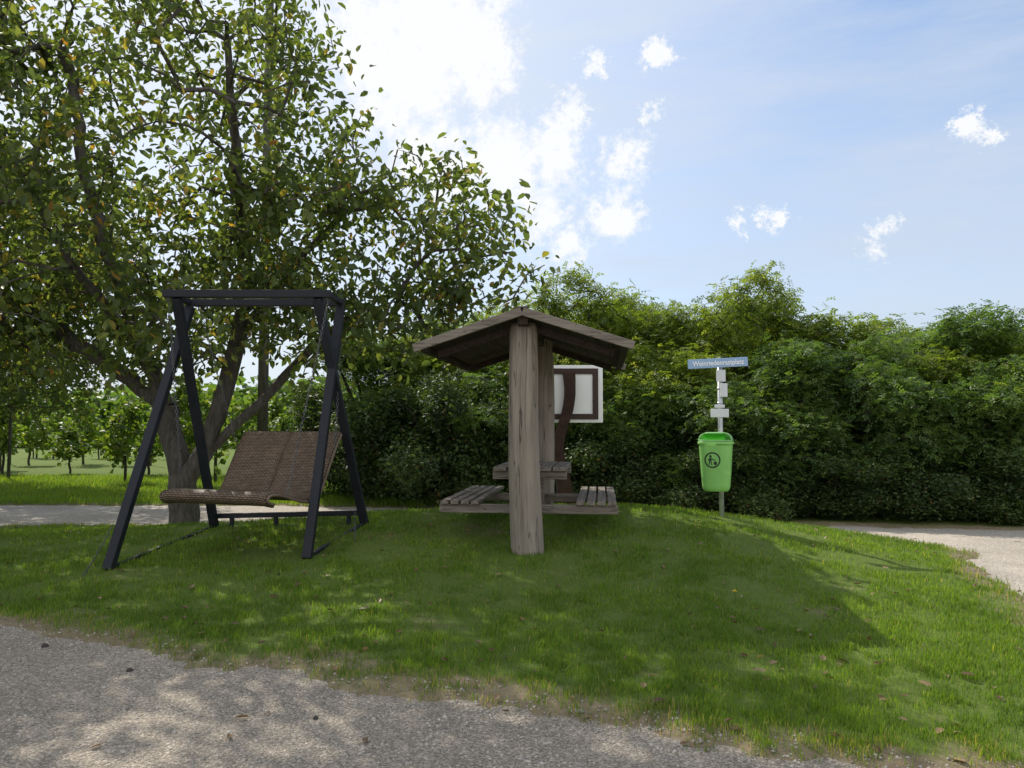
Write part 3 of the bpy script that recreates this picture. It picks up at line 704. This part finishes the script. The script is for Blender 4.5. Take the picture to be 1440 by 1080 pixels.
# ------------------------------------------------------------------ litter, stones, dandelion
R = np.random.default_rng(9)
n = 380; y = 3.3*(11/3.3)**R.random(n); x = R.uniform(-.7, .7, n)*y; k = (SD(x, y) > 0) | (R.random(n) < .12); x, y = x[k], y[k]; n = len(x)
z = np.maximum(G(x, y), H(x, y))+.015+.02*R.random(n)*(SD(x, y) > .1)
C = np.stack([x, y, z], 1); V, F, r = leaves(C, .065, .0, .8, .5)
V[:, 2] = (V[:, 2]-np.repeat(z, 6))*.45+np.repeat(z, 6)
M_dead = foliage('dead_leaf', [(0, (.09,.05,.028)), (.5, (.19,.12,.07)), (1, (.34,.25,.15))], .15)
obj('fallen_leaves', mesh_np('fallen_leaves', V, F, M_dead, {'rnd': r}), kind='stuff')
n = 70000; y = 3.0*(8/3.0)**R.random(n); x = R.uniform(-.75, .75, n)*y; S_ = SD(x, y); k = (S_ < .15) & (R.random(n) < .2+np.exp(S_*2.2)); x, y = x[k], y[k]; n = len(x)
oc = np.array([(1,0,0),(-1,0,0),(0,1,0),(0,-1,0),(0,0,1),(0,0,-1)], float); of = np.array([(0,2,4),(2,1,4),(1,3,4),(3,0,4),(2,0,5),(1,2,5),(3,1,5),(0,3,5)])
sz = (.0022+.012*R.random(n)**6)
z = np.maximum(H(x, y), G(x, y)); V = np.stack([x, y, z], 1)[:, None]+oc[None]*sz[:, None, None]*R.uniform(.6, 1.3, (n, 6, 1))*np.array([1, 1, .7]); F = (of[None]+np.arange(n)[:, None, None]*6).reshape(-1, 3)
obj('gravel', mesh_np('gravel', V.reshape(-1, 3), F, M_stone), kind='stuff')
for (x, y, s_) in ((-3.1,5.32,.022),(-2.3,4.83,.020),(-1.0,4.1,.015)):
    bm = bmesh.new(); bmesh.ops.create_icosphere(bm, subdivisions=2, radius=s_)
    for v in bm.verts: v.co *= random.uniform(.75, 1.15); v.co.z *= .7
    me = bpy.data.meshes.new('stone'); bm.to_mesh(me); bm.free(); me.materials.append(M_darkst)
    obj('stone', me, loc=(x, y, float(H(x, y))+s_*.4), label='small dark stone lying on the gravel road', category='stone', group='stones on the road')
dx, dy = 1.70, 6.1; dz = Gz(dx, dy)
dn = thing('dandelion', (dx, dy, dz), 'yellow dandelion flower in the lawn', 'flower')
mb = MB(); mb.tube([(0,0,0),(.004,0,.05),(.002,0,.09)], .002, 6); obj('stem', mb.done('stem', M_grass), dn)
bm = bmesh.new()
for lay in range(3):
    for k in range(14):
        a = k/14*6.283+lay*.2; r_ = .022-.006*lay; c_, s_ = math.cos(a), math.sin(a); z_ = .092+.004*lay
        bm.faces.new([bm.verts.new(p_) for p_ in ((0,0,z_), (c_*r_*.7-s_*.003, s_*r_*.7+c_*.003, z_+.004), (c_*r_, s_*r_, z_+.006), (c_*r_*.7+s_*.003, s_*r_*.7-c_*.003, z_+.004))])
me = bpy.data.meshes.new('petals'); bm.to_mesh(me); bm.free(); me.materials.append(M_yellow); obj('petals', me, dn)

# ------------------------------------------------------------------ light & sky
AZ, EL = rad(-37), rad(43)
sd_ = Vector((math.sin(AZ)*math.cos(EL), math.cos(AZ)*math.cos(EL), math.sin(EL)))
su = bpy.data.lights.new('sun', 'SUN'); su.energy = 5.0; su.angle = rad(.5); su.color = (1, .94, .83)
so = bpy.data.objects.new('sun', su); link(so); so.rotation_euler = sd_.to_track_quat('Z', 'Y').to_euler()
w = bpy.data.worlds.new('World'); scene.world = w; w.use_nodes = True; nt = w.node_tree; nt.nodes.clear()
class WN(NT):
    def __init__(s): s.t = nt
Wt = WN(); out = Wt.n('ShaderNodeOutputWorld'); bg = Wt.n('ShaderNodeBackground'); bg.inputs[1].default_value = .15
sky = Wt.n('ShaderNodeTexSky', sky_type='NISHITA'); sky.sun_disc = False; sky.sun_elevation = EL; sky.sun_rotation = AZ % (2*math.pi); sky.dust_density = .9; sky.air_density = 1.0; sky.ozone_density = 1.5
gen = Wt.n('ShaderNodeTexCoord').outputs['Generated']
clouds = [(600,15,.08,1),(560,95,.065,1),(665,65,.05,1),(520,40,.05,1),(700,230,.055,.95),(775,215,.04,.9),(640,240,.045,.9),(590,210,.04,.9),(865,300,.034,.75),(800,340,.03,.7),(835,78,.016,.85),(930,66,.018,.75),(805,152,.024,.85),(925,145,.014,.65),(880,215,.03,.72),(1358,176,.014,.8),(1380,170,.016,.85),(1404,178,.013,.8),(1042,308,.014,.7),(1095,305,.015,.7),(1250,318,.015,.62),(1225,345,.016,.55),(760,300,.04,.7)]
acc = None
wn = Wt.noise(42, gen, 6, .75, 'Color')
wob = Wt.n('ShaderNodeVectorMath', operation='MULTIPLY_ADD'); Wt.l(wn, wob.inputs[0]); wob.inputs[1].default_value = (.10,.10,.06); wob.inputs[2].default_value = (-.05,-.05,-.03)
vv = Wt.n('ShaderNodeVectorMath', operation='ADD'); Wt.l(gen, vv.inputs[0]); Wt.l(wob.outputs[0], vv.inputs[1])
for (u, v_, r_, wt_) in clouds:
    d = Vector(((u-720)/1109, 1, (600-v_)/1109)).normalized()
    ds = Wt.n('ShaderNodeVectorMath', operation='DISTANCE'); Wt.l(vv.outputs[0], ds.inputs[0]); ds.inputs[1].default_value = d
    mk = Wt.math('SUBTRACT', 1.0, Wt.math('DIVIDE', ds.outputs['Value'], r_*1.6), True)
    mk = Wt.math('MULTIPLY', mk, wt_)
    acc = mk if acc is None else Wt.math('MAXIMUM', acc, mk)
cn = Wt.noise(40, gen, 9, .7)
den = Wt.math('ADD', Wt.math('MULTIPLY', acc, 1.2), Wt.math('MULTIPLY', Wt.math('SUBTRACT', cn, .53), 2.6))
cf = Wt.ramp(Wt.math('MULTIPLY', den, Wt.math('MULTIPLY', acc, 2.6, True)), [(.03, (0,0,0)), (.6, (.92,.92,.92))])
mp = Wt.n('ShaderNodeMapping'); mp.inputs['Scale'].default_value = (1.6, 1.6, 9); mp.inputs['Rotation'].default_value = (0, rad(8), 0); Wt.l(gen, mp.inputs[0])
ci = Wt.ramp(Wt.noise(1.9, mp.outputs[0], 8, .62), [(.38, (.05,.05,.05)), (.68, (.7,.7,.7))])
sx_ = Wt.n('ShaderNodeSeparateXYZ'); Wt.l(gen, sx_.inputs[0])
hz = Wt.ramp(sx_.outputs[2], [(.0, (.9,.9,.9)), (.2, (.55,.55,.55)), (.55, (.10,.10,.10))])
dt = Wt.n('ShaderNodeVectorMath', operation='DOT_PRODUCT'); Wt.l(gen, dt.inputs[0]); dt.inputs[1].default_value = sd_
gl = Wt.ramp(dt.outputs['Value'], [(.6, (0,0,0)), (.95, (.75,.75,.75))])
rear_fill = Wt.math('MULTIPLY', sx_.outputs[1], -2.0, True)  # bright white patches added to the sky behind the camera as fill light
rear_fill = Wt.math('MULTIPLY', rear_fill, Wt.ramp(Wt.noise(2.2, gen, 3, .6), [(.35, (.45,.45,.45)), (.6, (.98,.98,.98))]))
c = Wt.mix(1.0, sky.outputs[0], (1.0, 1.12, 1.24), 'MULTIPLY')
c = Wt.mix(hz, c, (4.4,4.9,5.6)); c = Wt.mix(ci, c, (4.2,4.8,5.7)); c = Wt.mix(gl, c, (5.7,5.95,6.3)); c = Wt.mix(cf, c, (6.7,6.75,6.8)); c = Wt.mix(rear_fill, c, (7.6,7.6,7.6))
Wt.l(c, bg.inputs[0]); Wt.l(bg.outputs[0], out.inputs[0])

# ------------------------------------------------------------------ camera
cd = bpy.data.cameras.new('camera'); cd.sensor_width = 36; cd.lens = 36*1109/1440; cd.clip_end = 3000; cd.clip_start = .05
co = bpy.data.objects.new('camera', cd); link(co); co.location = (0, 0, 1.5); co.rotation_euler = (rad(93.1), 0, 0); scene.camera = co
scene.view_settings.view_transform = 'Standard'; scene.view_settings.look = 'None'; scene.view_settings.exposure = 0
